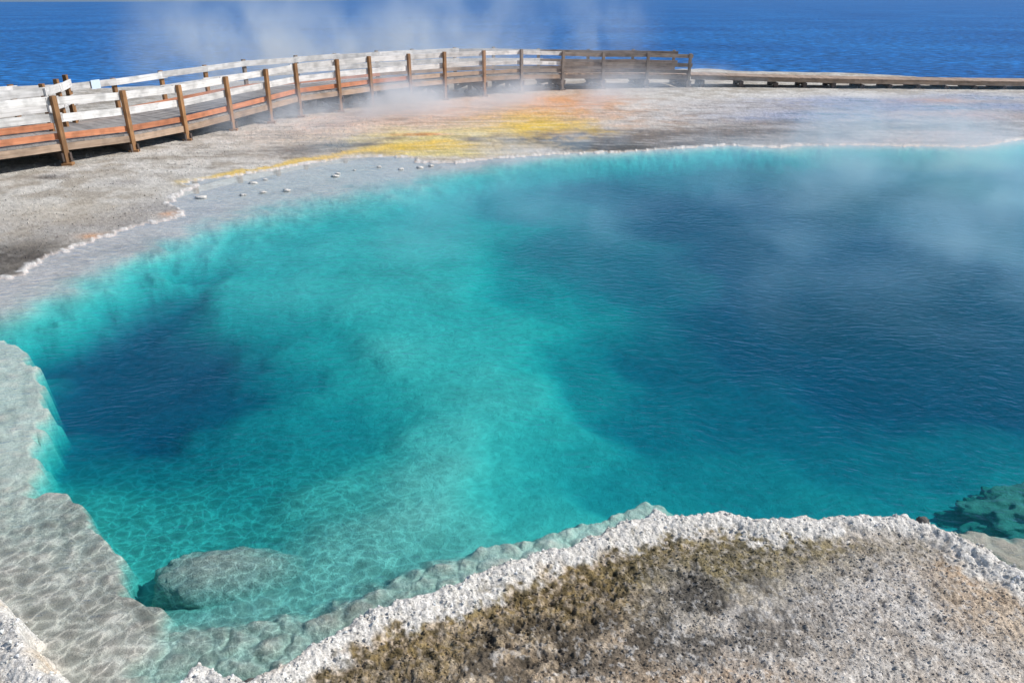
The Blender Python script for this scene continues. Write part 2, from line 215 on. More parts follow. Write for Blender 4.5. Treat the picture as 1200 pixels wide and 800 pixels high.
    for cx, cy, rx, ry, cc, st in PATCHES:
        if abs(cc[2]-.50) < .01 and cc[0] < .5:  # lavender patches: sky sheen of the wet flat painted into their colour
            q = np.exp(-(((x-cx)/rx)**2+((y-cy)/ry)**2)); wet = np.maximum(wet, q*sst(.4, .6, st_)*1.2)
    return np.clip(out, .01, .9), np.clip(wet, 0, 1)

def link(name, me, mat=None, parent=None, loc=None):
    o = bpy.data.objects.new(name, me); C.objects.link(o)
    if mat and not me.materials: me.materials.append(mat)
    if parent: o.parent = parent
    if loc is not None: o.location = loc
    return o
def tag(o, label=None, cat=None, group=None, kind=None):
    if label: o['label'] = label
    if cat: o['category'] = cat
    if group: o['group'] = group
    if kind: o['kind'] = kind
    return o
def np_mesh(name, v, f, smooth=True):
    me = bpy.data.meshes.new(name); k = f.shape[1]
    me.vertices.add(len(v)); me.vertices.foreach_set('co', v.astype(np.float32).ravel())
    me.loops.add(f.size); me.loops.foreach_set('vertex_index', f.astype(np.int32).ravel())
    me.polygons.add(len(f)); me.polygons.foreach_set('loop_start', np.arange(0, f.size, k, dtype=np.int32))
    try: me.polygons.foreach_set('loop_total', np.full(len(f), k, dtype=np.int32))
    except Exception: pass
    me.update(calc_edges=True)
    me.polygons.foreach_set('use_smooth', np.full(len(f), bool(smooth)))
    return me

# ------------------------------------------------------------------ materials
def new_mat(name):
    m = bpy.data.materials.new(name); m.use_nodes = True
    m.node_tree.nodes.clear(); return m, m.node_tree
def N(t, kind, **kw):
    n = t.nodes.new(kind)
    for k, v in kw.items():
        if k.startswith('i_'):
            key = k[2:].replace('_', ' ')
            n.inputs[int(key) if key.isdigit() else key].default_value = v
        else: setattr(n, k, v)
    return n
def ramp(t, src, stops):
    r = t.nodes.new('ShaderNodeValToRGB'); e = r.color_ramp.elements
    while len(e) < len(stops): e.new(.5)
    for q, (p_, c_) in zip(e, stops):
        q.position = p_; q.color = (*c_, 1) if isinstance(c_, tuple) else (c_, c_, c_, 1)
    t.links.new(src, r.inputs[0]); return r.outputs[0]

def sinter_mat(name, bump=1.0, attr=True, base=(.7, .66, .6)):
    m, t = new_mat(name); L = t.links.new
    out = N(t, 'ShaderNodeOutputMaterial'); p = N(t, 'ShaderNodeBsdfPrincipled')
    tc = N(t, 'ShaderNodeTexCoord')
    n1 = N(t, 'ShaderNodeTexNoise', i_Scale=90, i_Detail=5, i_Roughness=.7); L(tc.outputs['Object'], n1.inputs['Vector'])
    n2 = N(t, 'ShaderNodeTexNoise', i_Scale=9, i_Detail=6, i_Roughness=.65); L(tc.outputs['Object'], n2.inputs['Vector'])
    v = ramp(t, n1.outputs[0], [(.3, .72), (.7, 1.22)]); v2 = ramp(t, n2.outputs[0], [(.3, .84), (.7, 1.14)])
    mm = N(t, 'ShaderNodeMixRGB', blend_type='MULTIPLY', i_Fac=1); mm2 = N(t, 'ShaderNodeMixRGB', blend_type='MULTIPLY', i_Fac=1)
    vo = N(t, 'ShaderNodeTexVoronoi', i_Scale=105); L(tc.outputs['Object'], vo.inputs['Vector'])
    sx = N(t, 'ShaderNodeSeparateColor'); L(vo.outputs['Color'], sx.inputs[0])
    sp = ramp(t, sx.outputs[0], [(.0, .5), (.2, .9), (.8, 1.05), (1, 1.35)])
    ms = N(t, 'ShaderNodeMixRGB', blend_type='MULTIPLY', i_Fac=.9); L(v, ms.inputs[1]); L(sp, ms.inputs[2]); v = ms.outputs[0]
    if attr:
        a = N(t, 'ShaderNodeAttribute', attribute_name='Col'); L(a.outputs['Color'], mm.inputs[1])
        dt = N(t, 'ShaderNodeAttribute', attribute_name='det'); L(dt.outputs['Fac'], mm.inputs[0]); L(dt.outputs['Fac'], mm2.inputs[0])
        w = N(t, 'ShaderNodeAttribute', attribute_name='wet')
        rr = ramp(t, w.outputs['Fac'], [(0, .95), (1, .12)]); L(rr, p.inputs['Roughness'])
    else:
        mm.inputs[1].default_value = (*base, 1); p.inputs['Roughness'].default_value = .9; mm.inputs[0].default_value = .5
    L(v, mm.inputs[2]); L(mm.outputs[0], mm2.inputs[1]); L(v2, mm2.inputs[2]); L(mm2.outputs[0], p.inputs['Base Color'])
    b = N(t, 'ShaderNodeBump', i_Strength=.9*bump, i_Distance=.012); L(n1.outputs[0], b.inputs['Height'])
    b2 = N(t, 'ShaderNodeBump', i_Strength=.5*bump, i_Distance=.05); L(n2.outputs[0], b2.inputs['Height']); L(b.outputs[0], b2.inputs['Normal'])
    L(b2.outputs[0], p.inputs['Normal']); p.inputs['Specular IOR Level'].default_value = .25
    L(p.outputs[0], out.inputs[0]); return m
M_SINTER = sinter_mat('sinter')
M_CRUST = sinter_mat('sinter_crust', 1, False, (.74, .69, .62))

def schlick(t, nrm, f0=.02, power=5.0, gain=.98):
    # the same share of mirror light from either side of the surface
    L = t.links.new; g = N(t, 'ShaderNodeNewGeometry')
    d = N(t, 'ShaderNodeVectorMath', operation='DOT_PRODUCT'); L(g.outputs['Incoming'], d.inputs[0]); L(nrm, d.inputs[1])
    a = N(t, 'ShaderNodeMath', operation='ABSOLUTE'); L(d.outputs['Value'], a.inputs[0])
    b = N(t, 'ShaderNodeMath', operation='SUBTRACT', i_0=1.0); L(a.outputs[0], b.inputs[1]); b.use_clamp = True
    c = N(t, 'ShaderNodeMath', operation='POWER', i_1=power); L(b.outputs[0], c.inputs[0])
    e = N(t, 'ShaderNodeMath', operation='MULTIPLY_ADD', i_1=gain, i_2=f0); L(c.outputs[0], e.inputs[0]); return e.outputs[0]
def water_mat():
    m, t = new_mat('clear_hot_water'); L = t.links.new
    out = N(t, 'ShaderNodeOutputMaterial'); tc = N(t, 'ShaderNodeTexCoord')
    # ripples: directional wavelets, two crossing trains and a fine chop
    warp = N(t, 'ShaderNodeTexNoise', i_Scale=.7, i_Detail=2); L(tc.outputs['Object'], warp.inputs['Vector'])
    add = N(t, 'ShaderNodeVectorMath', operation='MULTIPLY_ADD'); add.inputs[1].default_value = (.9, .9, .9)
    L(warp.outputs['Color'], add.inputs[0]); L(tc.outputs['Object'], add.inputs[2])
    def train(rot, sc, sx):
        mp = N(t, 'ShaderNodeMapping'); mp.inputs['Rotation'].default_value = (0, 0, rot); mp.inputs['Scale'].default_value = (sc*sx, sc, sc)
        L(add.outputs[0], mp.inputs[0])
        n = N(t, 'ShaderNodeTexNoise', i_Scale=1.0, i_Detail=2.5, i_Roughness=.5); L(mp.outputs[0], n.inputs['Vector']); return n.outputs[0]
    a = train(.42, 12, .48); b = train(-.36, 16, .5); c = train(1.2, 25, .8)
    s1 = N(t, 'ShaderNodeMath', operation='MULTIPLY_ADD', i_1=.6); L(b, s1.inputs[0]); L(a, s1.inputs[2])
    s2 = N(t, 'ShaderNodeMath', operation='MULTIPLY_ADD', i_1=.35); L(c, s2.inputs[0]); L(s1.outputs[0], s2.inputs[2])
    bp = N(t, 'ShaderNodeBump', i_Strength=1.0, i_Distance=RIP); L(s2.outputs[0], bp.inputs['Height'])
    gl = N(t, 'ShaderNodeBsdfGlossy', i_Roughness=.0); gl.inputs['Color'].default_value = (.75, .9, 1, 1)
    fr = schlick(t, bp.outputs[0], .008, 5.0, .62)
    # light focused and spread by the ripples: a web in the water's transmission
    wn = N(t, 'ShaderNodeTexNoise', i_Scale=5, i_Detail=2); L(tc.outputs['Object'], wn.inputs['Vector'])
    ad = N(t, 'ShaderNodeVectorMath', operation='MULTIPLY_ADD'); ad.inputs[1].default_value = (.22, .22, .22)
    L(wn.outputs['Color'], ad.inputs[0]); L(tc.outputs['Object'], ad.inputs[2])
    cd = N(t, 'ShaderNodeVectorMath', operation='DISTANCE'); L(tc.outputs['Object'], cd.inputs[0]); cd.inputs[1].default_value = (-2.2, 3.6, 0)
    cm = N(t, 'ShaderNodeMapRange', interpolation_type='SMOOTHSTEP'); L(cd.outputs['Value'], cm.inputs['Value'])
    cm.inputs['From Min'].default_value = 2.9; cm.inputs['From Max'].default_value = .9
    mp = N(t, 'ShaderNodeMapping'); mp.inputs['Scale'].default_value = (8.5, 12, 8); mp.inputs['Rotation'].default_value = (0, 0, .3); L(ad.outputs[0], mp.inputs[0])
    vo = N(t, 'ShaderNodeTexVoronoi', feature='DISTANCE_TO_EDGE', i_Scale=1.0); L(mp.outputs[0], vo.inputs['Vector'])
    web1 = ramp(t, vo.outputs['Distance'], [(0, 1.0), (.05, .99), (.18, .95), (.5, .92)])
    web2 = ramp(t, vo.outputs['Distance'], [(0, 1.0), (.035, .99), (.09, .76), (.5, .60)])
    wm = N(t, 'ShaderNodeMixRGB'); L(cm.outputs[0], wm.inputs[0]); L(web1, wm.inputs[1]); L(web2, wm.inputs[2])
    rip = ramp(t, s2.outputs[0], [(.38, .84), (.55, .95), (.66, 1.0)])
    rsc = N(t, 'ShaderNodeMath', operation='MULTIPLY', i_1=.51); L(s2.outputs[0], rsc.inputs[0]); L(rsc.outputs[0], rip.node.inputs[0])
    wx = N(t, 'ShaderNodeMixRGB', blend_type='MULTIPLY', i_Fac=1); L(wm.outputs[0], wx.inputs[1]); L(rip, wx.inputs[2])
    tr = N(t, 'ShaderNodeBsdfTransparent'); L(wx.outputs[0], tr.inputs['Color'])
    mx = N(t, 'ShaderNodeMixShader'); L(fr, mx.inputs[0]); L(tr.outputs[0], mx.inputs[1]); L(gl.outputs[0], mx.inputs[2])
    L(mx.outputs[0], out.inputs['Surface'])
    va = N(t, 'ShaderNodeVolumeAbsorption', i_Density=ABS[3]); va.inputs['Color'].default_value = (ABS[0], ABS[1], ABS[2], 1)
    vs = N(t, 'ShaderNodeVolumeScatter', i_Density=.17, i_Anisotropy=.2); vs.inputs['Color'].default_value = (.15, .80, .97, 1)
    av = N(t, 'ShaderNodeAddShader'); L(va.outputs[0], av.inputs[0]); L(vs.outputs[0], av.inputs[1]); L(av.outputs[0], out.inputs['Volume'])
    m.cycles.homogeneous_volume = True
    return m
RIP = .024
ABS = (.09, .868, .893, 3.6)

def lake_mat():
    m, t = new_mat('lake_water'); L = t.links.new
    out = N(t, 'ShaderNodeOutputMaterial'); tc = N(t, 'ShaderNodeTexCoord')
    mp = N(t, 'ShaderNodeMapping'); mp.inputs['Scale'].default_value = (.6, 1, 1); mp.inputs['Rotation'].default_value = (0, 0, .15); L(tc.outputs['Object'], mp.inputs[0])
    n1 = N(t, 'ShaderNodeTexNoise', i_Scale=2.6, i_Detail=5, i_Roughness=.65); L(mp.outputs[0], n1.inputs['Vector'])
    n2 = N(t, 'ShaderNodeTexNoise', i_Scale=.09, i_Detail=3); L(mp.outputs[0], n2.inputs['Vector'])
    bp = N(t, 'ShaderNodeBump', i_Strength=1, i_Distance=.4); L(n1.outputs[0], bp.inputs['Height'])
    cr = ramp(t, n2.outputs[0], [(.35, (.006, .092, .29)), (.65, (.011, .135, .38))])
    fac = ramp(t, n1.outputs[0], [(.36, .45), (.5, .92), (.66, 1.9)])  # wave facets' uneven sky reflection painted into the diffuse colour
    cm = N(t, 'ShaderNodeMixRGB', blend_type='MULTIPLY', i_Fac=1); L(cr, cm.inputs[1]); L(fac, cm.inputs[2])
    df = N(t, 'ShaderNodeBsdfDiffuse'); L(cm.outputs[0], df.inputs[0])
    gl = N(t, 'ShaderNodeBsdfGlossy', i_Roughness=.3); gl.inputs['Color'].default_value = (1, 1, 1, 1)
    fr = schlick(t, bp.outputs[0], .02, 3.0, .24)
    mx = N(t, 'ShaderNodeMixShader'); L(fr, mx.inputs[0]); L(df.outputs[0], mx.inputs[1]); L(gl.outputs[0], mx.inputs[2])
    L(mx.outputs[0], out.inputs[0]); return m

def wood(name, c1, c2, gl=.75):
    m, t = new_mat(name); L = t.links.new
    out = N(t, 'ShaderNodeOutputMaterial'); p = N(t, 'ShaderNodeBsdfPrincipled', i_Roughness=gl)
    tc = N(t, 'ShaderNodeTexCoord'); oi = N(t, 'ShaderNodeObjectInfo')
    of = N(t, 'ShaderNodeVectorMath', operation='ADD'); L(tc.outputs['Object'], of.inputs[0])
    cx = N(t, 'ShaderNodeMath', operation='MULTIPLY', i_1=40.); L(oi.outputs['Random'], cx.inputs[0])
    L(cx.outputs[0], of.inputs[1])
    mp = N(t, 'ShaderNodeMapping'); mp.inputs['Scale'].default_value = (1.2, 22, 22); L(of.outputs[0], mp.inputs[0])
    n = N(t, 'ShaderNodeTexNoise', i_Scale=1.5, i_Detail=6, i_Roughness=.65); L(mp.outputs[0], n.inputs['Vector'])
    k = N(t, 'ShaderNodeTexNoise', i_Scale=3.5, i_Detail=4); L(of.outputs[0], k.inputs['Vector'])
    g = ramp(t, n.outputs[0], [(.3, c1), (.68, c2)])
    kk = ramp(t, k.outputs[0], [(.32, .62), (.55, 1.05)])
    mm = N(t, 'ShaderNodeMixRGB', blend_type='MULTIPLY', i_Fac=.8); L(g, mm.inputs[1]); L(kk, mm.inputs[2])
    rv = ramp(t, oi.outputs['Random'], [(0, .78), (1, 1.12)])
    m2 = N(t, 'ShaderNodeMixRGB', blend_type='MULTIPLY', i_Fac=1); L(mm.outputs[0], m2.inputs[1]); L(rv, m2.inputs[2])
    L(m2.outputs[0], p.inputs['Base Color'])
    b = N(t, 'ShaderNodeBump', i_Strength=.5, i_Distance=.004); L(n.outputs[0], b.inputs['Height']); L(b.outputs[0], p.inputs['Normal'])
    L(p.outputs[0], out.inputs[0]); return m
W_RAIL = wood('weathered_white_wood', (.52, .49, .45), (.80, .77, .73))
W_POST = wood('brown_post_wood', (.22, .10, .035), (.42, .22, .09))
W_GREY = wood('grey_brown_wood', (.20, .15, .12), (.40, .33, .27))
W_TOE = wood('red_brown_board', (.42, .14, .06), (.62, .26, .13))
W_DECK = wood('grey_deck_wood', (.22, .20, .18), (.38, .35, .32))
W_EDGE = wood('tan_edge_wood', (.34, .22, .14), (.52, .38, .27))
W_BENT = wood('brown_brace_wood', (.13, .09, .065), (.24, .17, .12))
W_DARK = wood('dark_brown_wood', (.07, .05, .04), (.14, .10, .08))  # darkest brown, for cross beams, footings and low legs

# ------------------------------------------------------------------ the ground: one sheet, finer near the rim
th = np.concatenate([np.linspace(-180, -47, 60)[:-1], np.linspace(-46, 46, 960), np.linspace(47, 180, 60)[1:]])
rr = np.concatenate([np.linspace(.2, 2.6, 24)[:-1], np.linspace(2.6, 3.4, 120)[:-1], np.linspace(3.4, 6.2, 340)[:-1],
                     6.2*(56/6.2)**np.linspace(0, 1, 300), 56*(4000/56)**np.linspace(0, 1, 26)[1:]])
TH, RR = np.meshgrid(np.radians(th), rr)
GX = (RR*np.sin(TH)); GY = (RR*np.cos(TH))
gx, gy = GX.ravel(), GY.ravel()
pk = height(gx, gy, True)
gz = pk[0].copy()
gc, gw = colour(gx, gy, pk)
nr, nc = GX.shape
i = np.arange(nr-1)[:, None]*nc+np.arange(nc-1)[None, :]
faces = np.stack([i, i+1, i+1+nc, i+nc], -1).reshape(-1, 4)
me = np_mesh('ground', np.stack([gx, gy, gz], -1), faces[:, ::-1])
at = me.color_attributes.new('Col', 'FLOAT_COLOR', 'POINT')
at.data.foreach_set('color', np.concatenate([gc, np.ones((len(gx), 1))], 1).astype(np.float32).ravel())
ad_ = me.attributes.new('det', 'FLOAT', 'POINT'); ad_.data.foreach_set('value', (1-(.65+.25*sst(.06, .2, pk[3]))*(pk[1] < 0)).astype(np.float32))
aw = me.attributes.new('wet', 'FLOAT', 'POINT'); aw.data.foreach_set('value', gw.astype(np.float32))
tag(link('ground', me, M_SINTER), kind='structure')
del GX, GY, TH, RR, pk

def gz_at(x, y): return float(height(np.array([float(x)]), np.array([float(y)]))[0])

# ------------------------------------------------------------------ pool water: a closed body
x0, x1, y0, y1, zb = -13.0, 18.5, 1.6, 20.6, -3.2
vv = np.array([(x0, y0, 0), (x1, y0, 0), (x1, y1, 0), (x0, y1, 0), (x0, y0, zb), (x1, y0, zb), (x1, y1, zb), (x0, y1, zb)], float)
ff = np.array([(0, 1, 2, 3), (7, 6, 5, 4), (0, 4, 5, 1), (1, 5, 6, 2), (2, 6, 7, 3), (3, 7, 4, 0)])
tag(link('pool_water', np_mesh('pool_water', vv, ff, False), water_mat()), kind='structure')

# ------------------------------------------------------------------ lake
lx = np.concatenate([[-6000, -800, -200], np.linspace(-60, 60, 40), [200, 800, 6000]])
ly = np.interp(lx, SHX, SHY)-1.7
v = [(x, y, -.07) for x, y in zip(lx, ly)]+[(x, 7000, -.07) for x in lx]
n = len(lx)
tag(link('lake', np_mesh('lake', np.array(v, float), np.array([(k, k+1, n+k+1, n+k) for k in range(n-1)]), False), lake_mat()), kind='structure')
# far shore: a low wooded bank across the lake, distance haze painted in its colour
fx = np.linspace(-900, -120, 120); rows = []
for j, (dy, hh) in enumerate([(0, -.3), (3, .3), (10, .6), (60, 1.1), (200, 1.6)]):
    k = sst(-120, -260, fx)
    rows.append(np.stack([fx, 470-(fx+280)*.0-(fx+900)*-.35+dy-180, hh*(.6+.8*vnoise(fx*.05, fx*0+j, 3))*np.maximum(k, .02)-.1], -1))
fv = np.concatenate(rows); n = len(fx)
ffc = np.array([(r*n+k, r*n+k+1, (r+1)*n+k+1, (r+1)*n+k) for r in range(4) for k in range(n-1)])
tag(link('far_shore', np_mesh('far_shore', fv, ffc), sinter_mat('hazy_bank', 1, False, (.15, .21, .28))), kind='structure')

# ------------------------------------------------------------------ rocks
def rock_mesh(name, sub, rx, ry, rz, amp, k, freq=2.5, lump=.0, flat=0):
    import bmesh
    bm = bmesh.new(); bmesh.ops.create_icosphere(bm, subdivisions=sub, radius=1)
    me = bpy.data.meshes.new(name); bm.to_mesh(me); bm.free()
    c = np.empty(len(me.vertices)*3); me.vertices.foreach_get('co', c); c = c.reshape(-1, 3)
    q = c*freq
    nn = fbm(q[:, 0]+q[:, 2]*.7+k*7.3, q[:, 1]-q[:, 2]*.6+k*3.1, k, 4)+fbm(q[:, 1]+9+k, q[:, 2]+4, k+9, 3)-1
    r = 1+amp*nn*2
    if lump:
        w = worley((c[:, 0]+c[:, 2]*.5)*4.2+k, (c[:, 1]-c[:, 2]*.4)*4.2, k+3); r = r+lump*(.5-w[0])
    c = c*r[:, None]
    if flat: c[:, 2] = np.sign(c[:, 2])*np.abs(c[:, 2])**flat
    c = c*np.array([rx, ry, rz])
    me.vertices.foreach_set('co', c.astype(np.float32).ravel())
    me.polygons.foreach_set('use_smooth', np.ones(len(me.polygons), bool)); me.update()
    return me
M_ROCKG = sinter_mat('grey_sinter_rock', 1.6, False, (.86, .79, .69))
M_ROCKD = sinter_mat('dark_rock', 1.2, False, (.16, .145, .13))
M_ROCKB = sinter_mat('brown_algae_rock', 1.4, False, (.52, .42, .34))
o = link('boulder', rock_mesh('boulder', 6, .54, .28, .27, .14, 4, 1.8, .12, .5), M_ROCKG, None, (-1.86, 4.08, -.335)); o.rotation_euler = (0, .10, .12)
tag(o, 'large pale grey boulder submerged in clear shallow water near the pool edge', 'boulder')
o = link('boulder', rock_mesh('boulder', 6, .66, .38, .20, .24, 9, 3.6, .16), M_ROCKB, None, (4.15, 4.92, -.38))
tag(o, 'brownish algae covered boulder under teal water at right side of pool', 'boulder')
for (x, y), s_, lb, mt in [(ROCKS[0], .036, 'small dark grey rock sitting on the white rim at right', M_ROCKD),
                       (ROCKS[1], .05, 'black stone tucked into the white rim beside bottom left inlet', M_ROCKD)]:
    o = link('rock', rock_mesh('rock', 3, s_*1.15, s_*.85, s_*.8, .3, int(x*10) % 17+3), mt, None, (x, y, gz_at(x, y)+s_*.4)); tag(o, lb, 'rock')
PL = ['widest flat white crust lump beside the jagged white shoreline point', 'small white crust lump near the pale ledge edge, left of its neighbour',
      'small white crust lump in the middle of the five on the pale ledge', 'white crust lump nearest the dark patch on the pale far ledge',
      'white crust lump behind the others and closest to the yellow fringe', 'tiny white crust lump just right of the lump by the yellow fringe',
      'front white crust lump of the close pair right of the ledge group', 'rear white crust lump of the close pair right of the ledge group',
      'single small white crust lump standing alone on the wet ledge', 'long white crust lump at the ledge corner near the yellow pool',
      'white crust lump left of the long corner lump at the water', 'white crust lump right of the long corner lump at the water',
      'faint tiny crust lump between the close pair and the lone lump']
for (x, y, s_), lb in zip(PEBBLES, PL):
    o = link('crust_lump', rock_mesh('crust_lump', 2, s_*.66, s_*.4, s_*.24, .5, int(abs(x*31)) % 40), M_CRUST, None, (x, y, .012)); tag(o, lb, 'rock', 'white crust lumps standing on the pale wet ledge')

# ------------------------------------------------------------------ loose grains, joined
def scatter(name, n, box, keep, smin, smax, tint, label):
    x = RNG.uniform(box[0], box[1], n); y = RNG.uniform(box[2], box[3], n)
    m_ = keep(x, y); x = x[m_]; y = y[m_]; n = len(x)
    z = height(x, y); s_ = smin+(smax-smin)*RNG.random(n)**3
    oc = np.array([(1, 0, 0), (-.5, .87, 0), (-.5, -.87, 0), (.45, .3, .8), (-.45, .3, .75), (0, -.5, .85), (0, 0, -.8)])
    tri = np.array([(0, 3, 5), (0, 1, 3), (1, 4, 3), (1, 2, 4), (2, 5, 4), (2, 0, 5), (3, 4, 5), (0, 6, 1), (1, 6, 2), (2, 6, 0)])
    jit = 1+RNG.uniform(-.3, .3, (n, 7, 3)); P_ = oc[None]*jit*s_[:, None, None]
    P_[..., 2] *= RNG.uniform(.6, 1.1, (n, 1)); a = RNG.uniform(0, 6.28, n)[:, None]
    X = P_[..., 0]*np.cos(a)-P_[..., 1]*np.sin(a); Y = P_[..., 0]*np.sin(a)+P_[..., 1]*np.cos(a)
    v = np.stack([X+x[:, None], Y+y[:, None], P_[..., 2]+z[:, None]+s_[:, None]*.15], -1).reshape(-1, 3)
    f = (tri[None]+(np.arange(n)*7)[:, None, None]).reshape(-1, 3)
    pk_ = height(x, y, True); cc, ww = colour(x, y, pk_)
    cc = cc*(tint[0]+tint[1]*RNG.random((n, 1)))+tint[2]*RNG.random((n, 1))
    me_ = np_mesh(name, v, f, False); at_ = me_.color_attributes.new('Col', 'FLOAT_COLOR', 'POINT')
    at_.data.foreach_set('color', np.repeat(np.concatenate([np.clip(cc, .02, .85), np.ones((n, 1))], 1), 7, 0).astype(np.float32).ravel())
    dd_ = me_.attributes.new('det', 'FLOAT', 'POINT'); dd_.data.foreach_set('value', np.full(len(v), .35, np.float32))
    o = link(name, me_, M_SINTER); tag(o, label, kind='stuff'); return o
scatter('gravel', 50000, (-1.5, 4.6, 1.9, 4.9), lambda x, y: (sdf(x, y, POOL) > .30) & (vnoise(x*2, y*2, 5) > .12), .003, .010, (.85, .45, .04), 'loose pale sinter gravel covering the near bank')
scatter('dark_gravel', 12000, (-1.5, 4.2, 1.9, 4.7), lambda x, y: (sdf(x, y, POOL) > .3) & (vnoise(x*1.6, y*1.6, 6) > .45) & (x < 1.3), .003, .012, (.3, .4, 0), 'dark grit scattered between olive and pale gravel')
scatter('crust_knobs', 22000, (-3.8, 4.8, 1.9, 5.0), lambda x, y: (np.abs(sdf(x, y, POOL)-.13) < .15), .004, .016, (.9, .3, .05), 'white knobbly popcorn crust along the near rim')
scatter('shore_gravel', 20000, (-16, -4, 10, 26), lambda x, y: (sdf(x, y, POOL) > .25) & (vnoise(x*.8, y*.8, 8) > .35), .006, .022, (.8, .4, .05), 'pale gravel strewn on the grey flat below the boardwalk')

# ------------------------------------------------------------------ timber
def board(name, a, b, wd, ht, mat, parent, roll=0, off=Vector((0, 0, 0)), vert=False):
    a = Vector(a); b = Vector(b); d = b-a; L = d.length; d.normalize()
    up = Vector((1, 0, 0)) if vert else Vector((0, 0, 1))
    if vert == 2: up = off
    y = up.cross(d); y.normalize(); z = d.cross(y); z.normalize()
    h, w = ht/2, wd/2; bv = min(h, w)*.14
    vs = []; 
    for sx in (0, L):
        for (py, pz) in ((-w+bv, -h), (w-bv, -h), (w, -h+bv), (w, h-bv), (w-bv, h), (-w+bv, h), (-w, h-bv), (-w, -h+bv)):
            vs.append((sx, py, pz))
    fs = [(k, (k+1) % 8, 8+(k+1) % 8, 8+k) for k in range(8)]+[tuple(range(7, -1, -1)), tuple(range(8, 16))]
    me = bpy.data.meshes.new(name); me.from_pydata(vs, [], fs); me.update()
    o = link(name, me, mat, parent)
    Mx = Matrix((d, y, z)).transposed().to_4x4()
    pl = parent.location if parent else Vector((0, 0, 0))
    o.matrix_local = Matrix.Translation(a-pl) @ Mx
    return o
def jit(s): return random.uniform(-s, s)
NEARP = [(-11.55, 13.75), (-10.6, 15.3)]+NEAR
ZT = [1.55, 1.52]+[1.48, 1.40, 1.38, 1.44, 1.51, 1.57, 1.60, 1.61, 1.60, 1.59, 1.59, 1.54, 1.43, 1.36, 1.33, 1.28]
ZD = [.60, .58]+[.54, .45, .43, .50, .60, .68, .71, .72, .72, .71, .71, .68, .60, .55, .52, .47]
FARP = [(-13.3, 15.9), (-12.55, 17.6), (-11.9, 19.1), (-11.2, 20.3), (-10.75, 21.8), (-10.05, 23.2), (-9.25, 24.4), (-8.4, 25.5),
        (-7.1, 26.8), (-6.05, 27.95), (-4.85, 29.2), (-3.7, 30.3), (-2.2, 31.45), (-.75, 32.5), (1.1, 33.6), (3.2, 34.2), (5.1, 34.6), (6.9, 34.8)]
root = bpy.data.objects.new('railed_boardwalk', None); C.objects.link(root); root.location = (-3, 27, 0)
tag(root, 'curving raised timber boardwalk with white weathered rails and brown posts', 'boardwalk')
NP_ = len(NEARP)
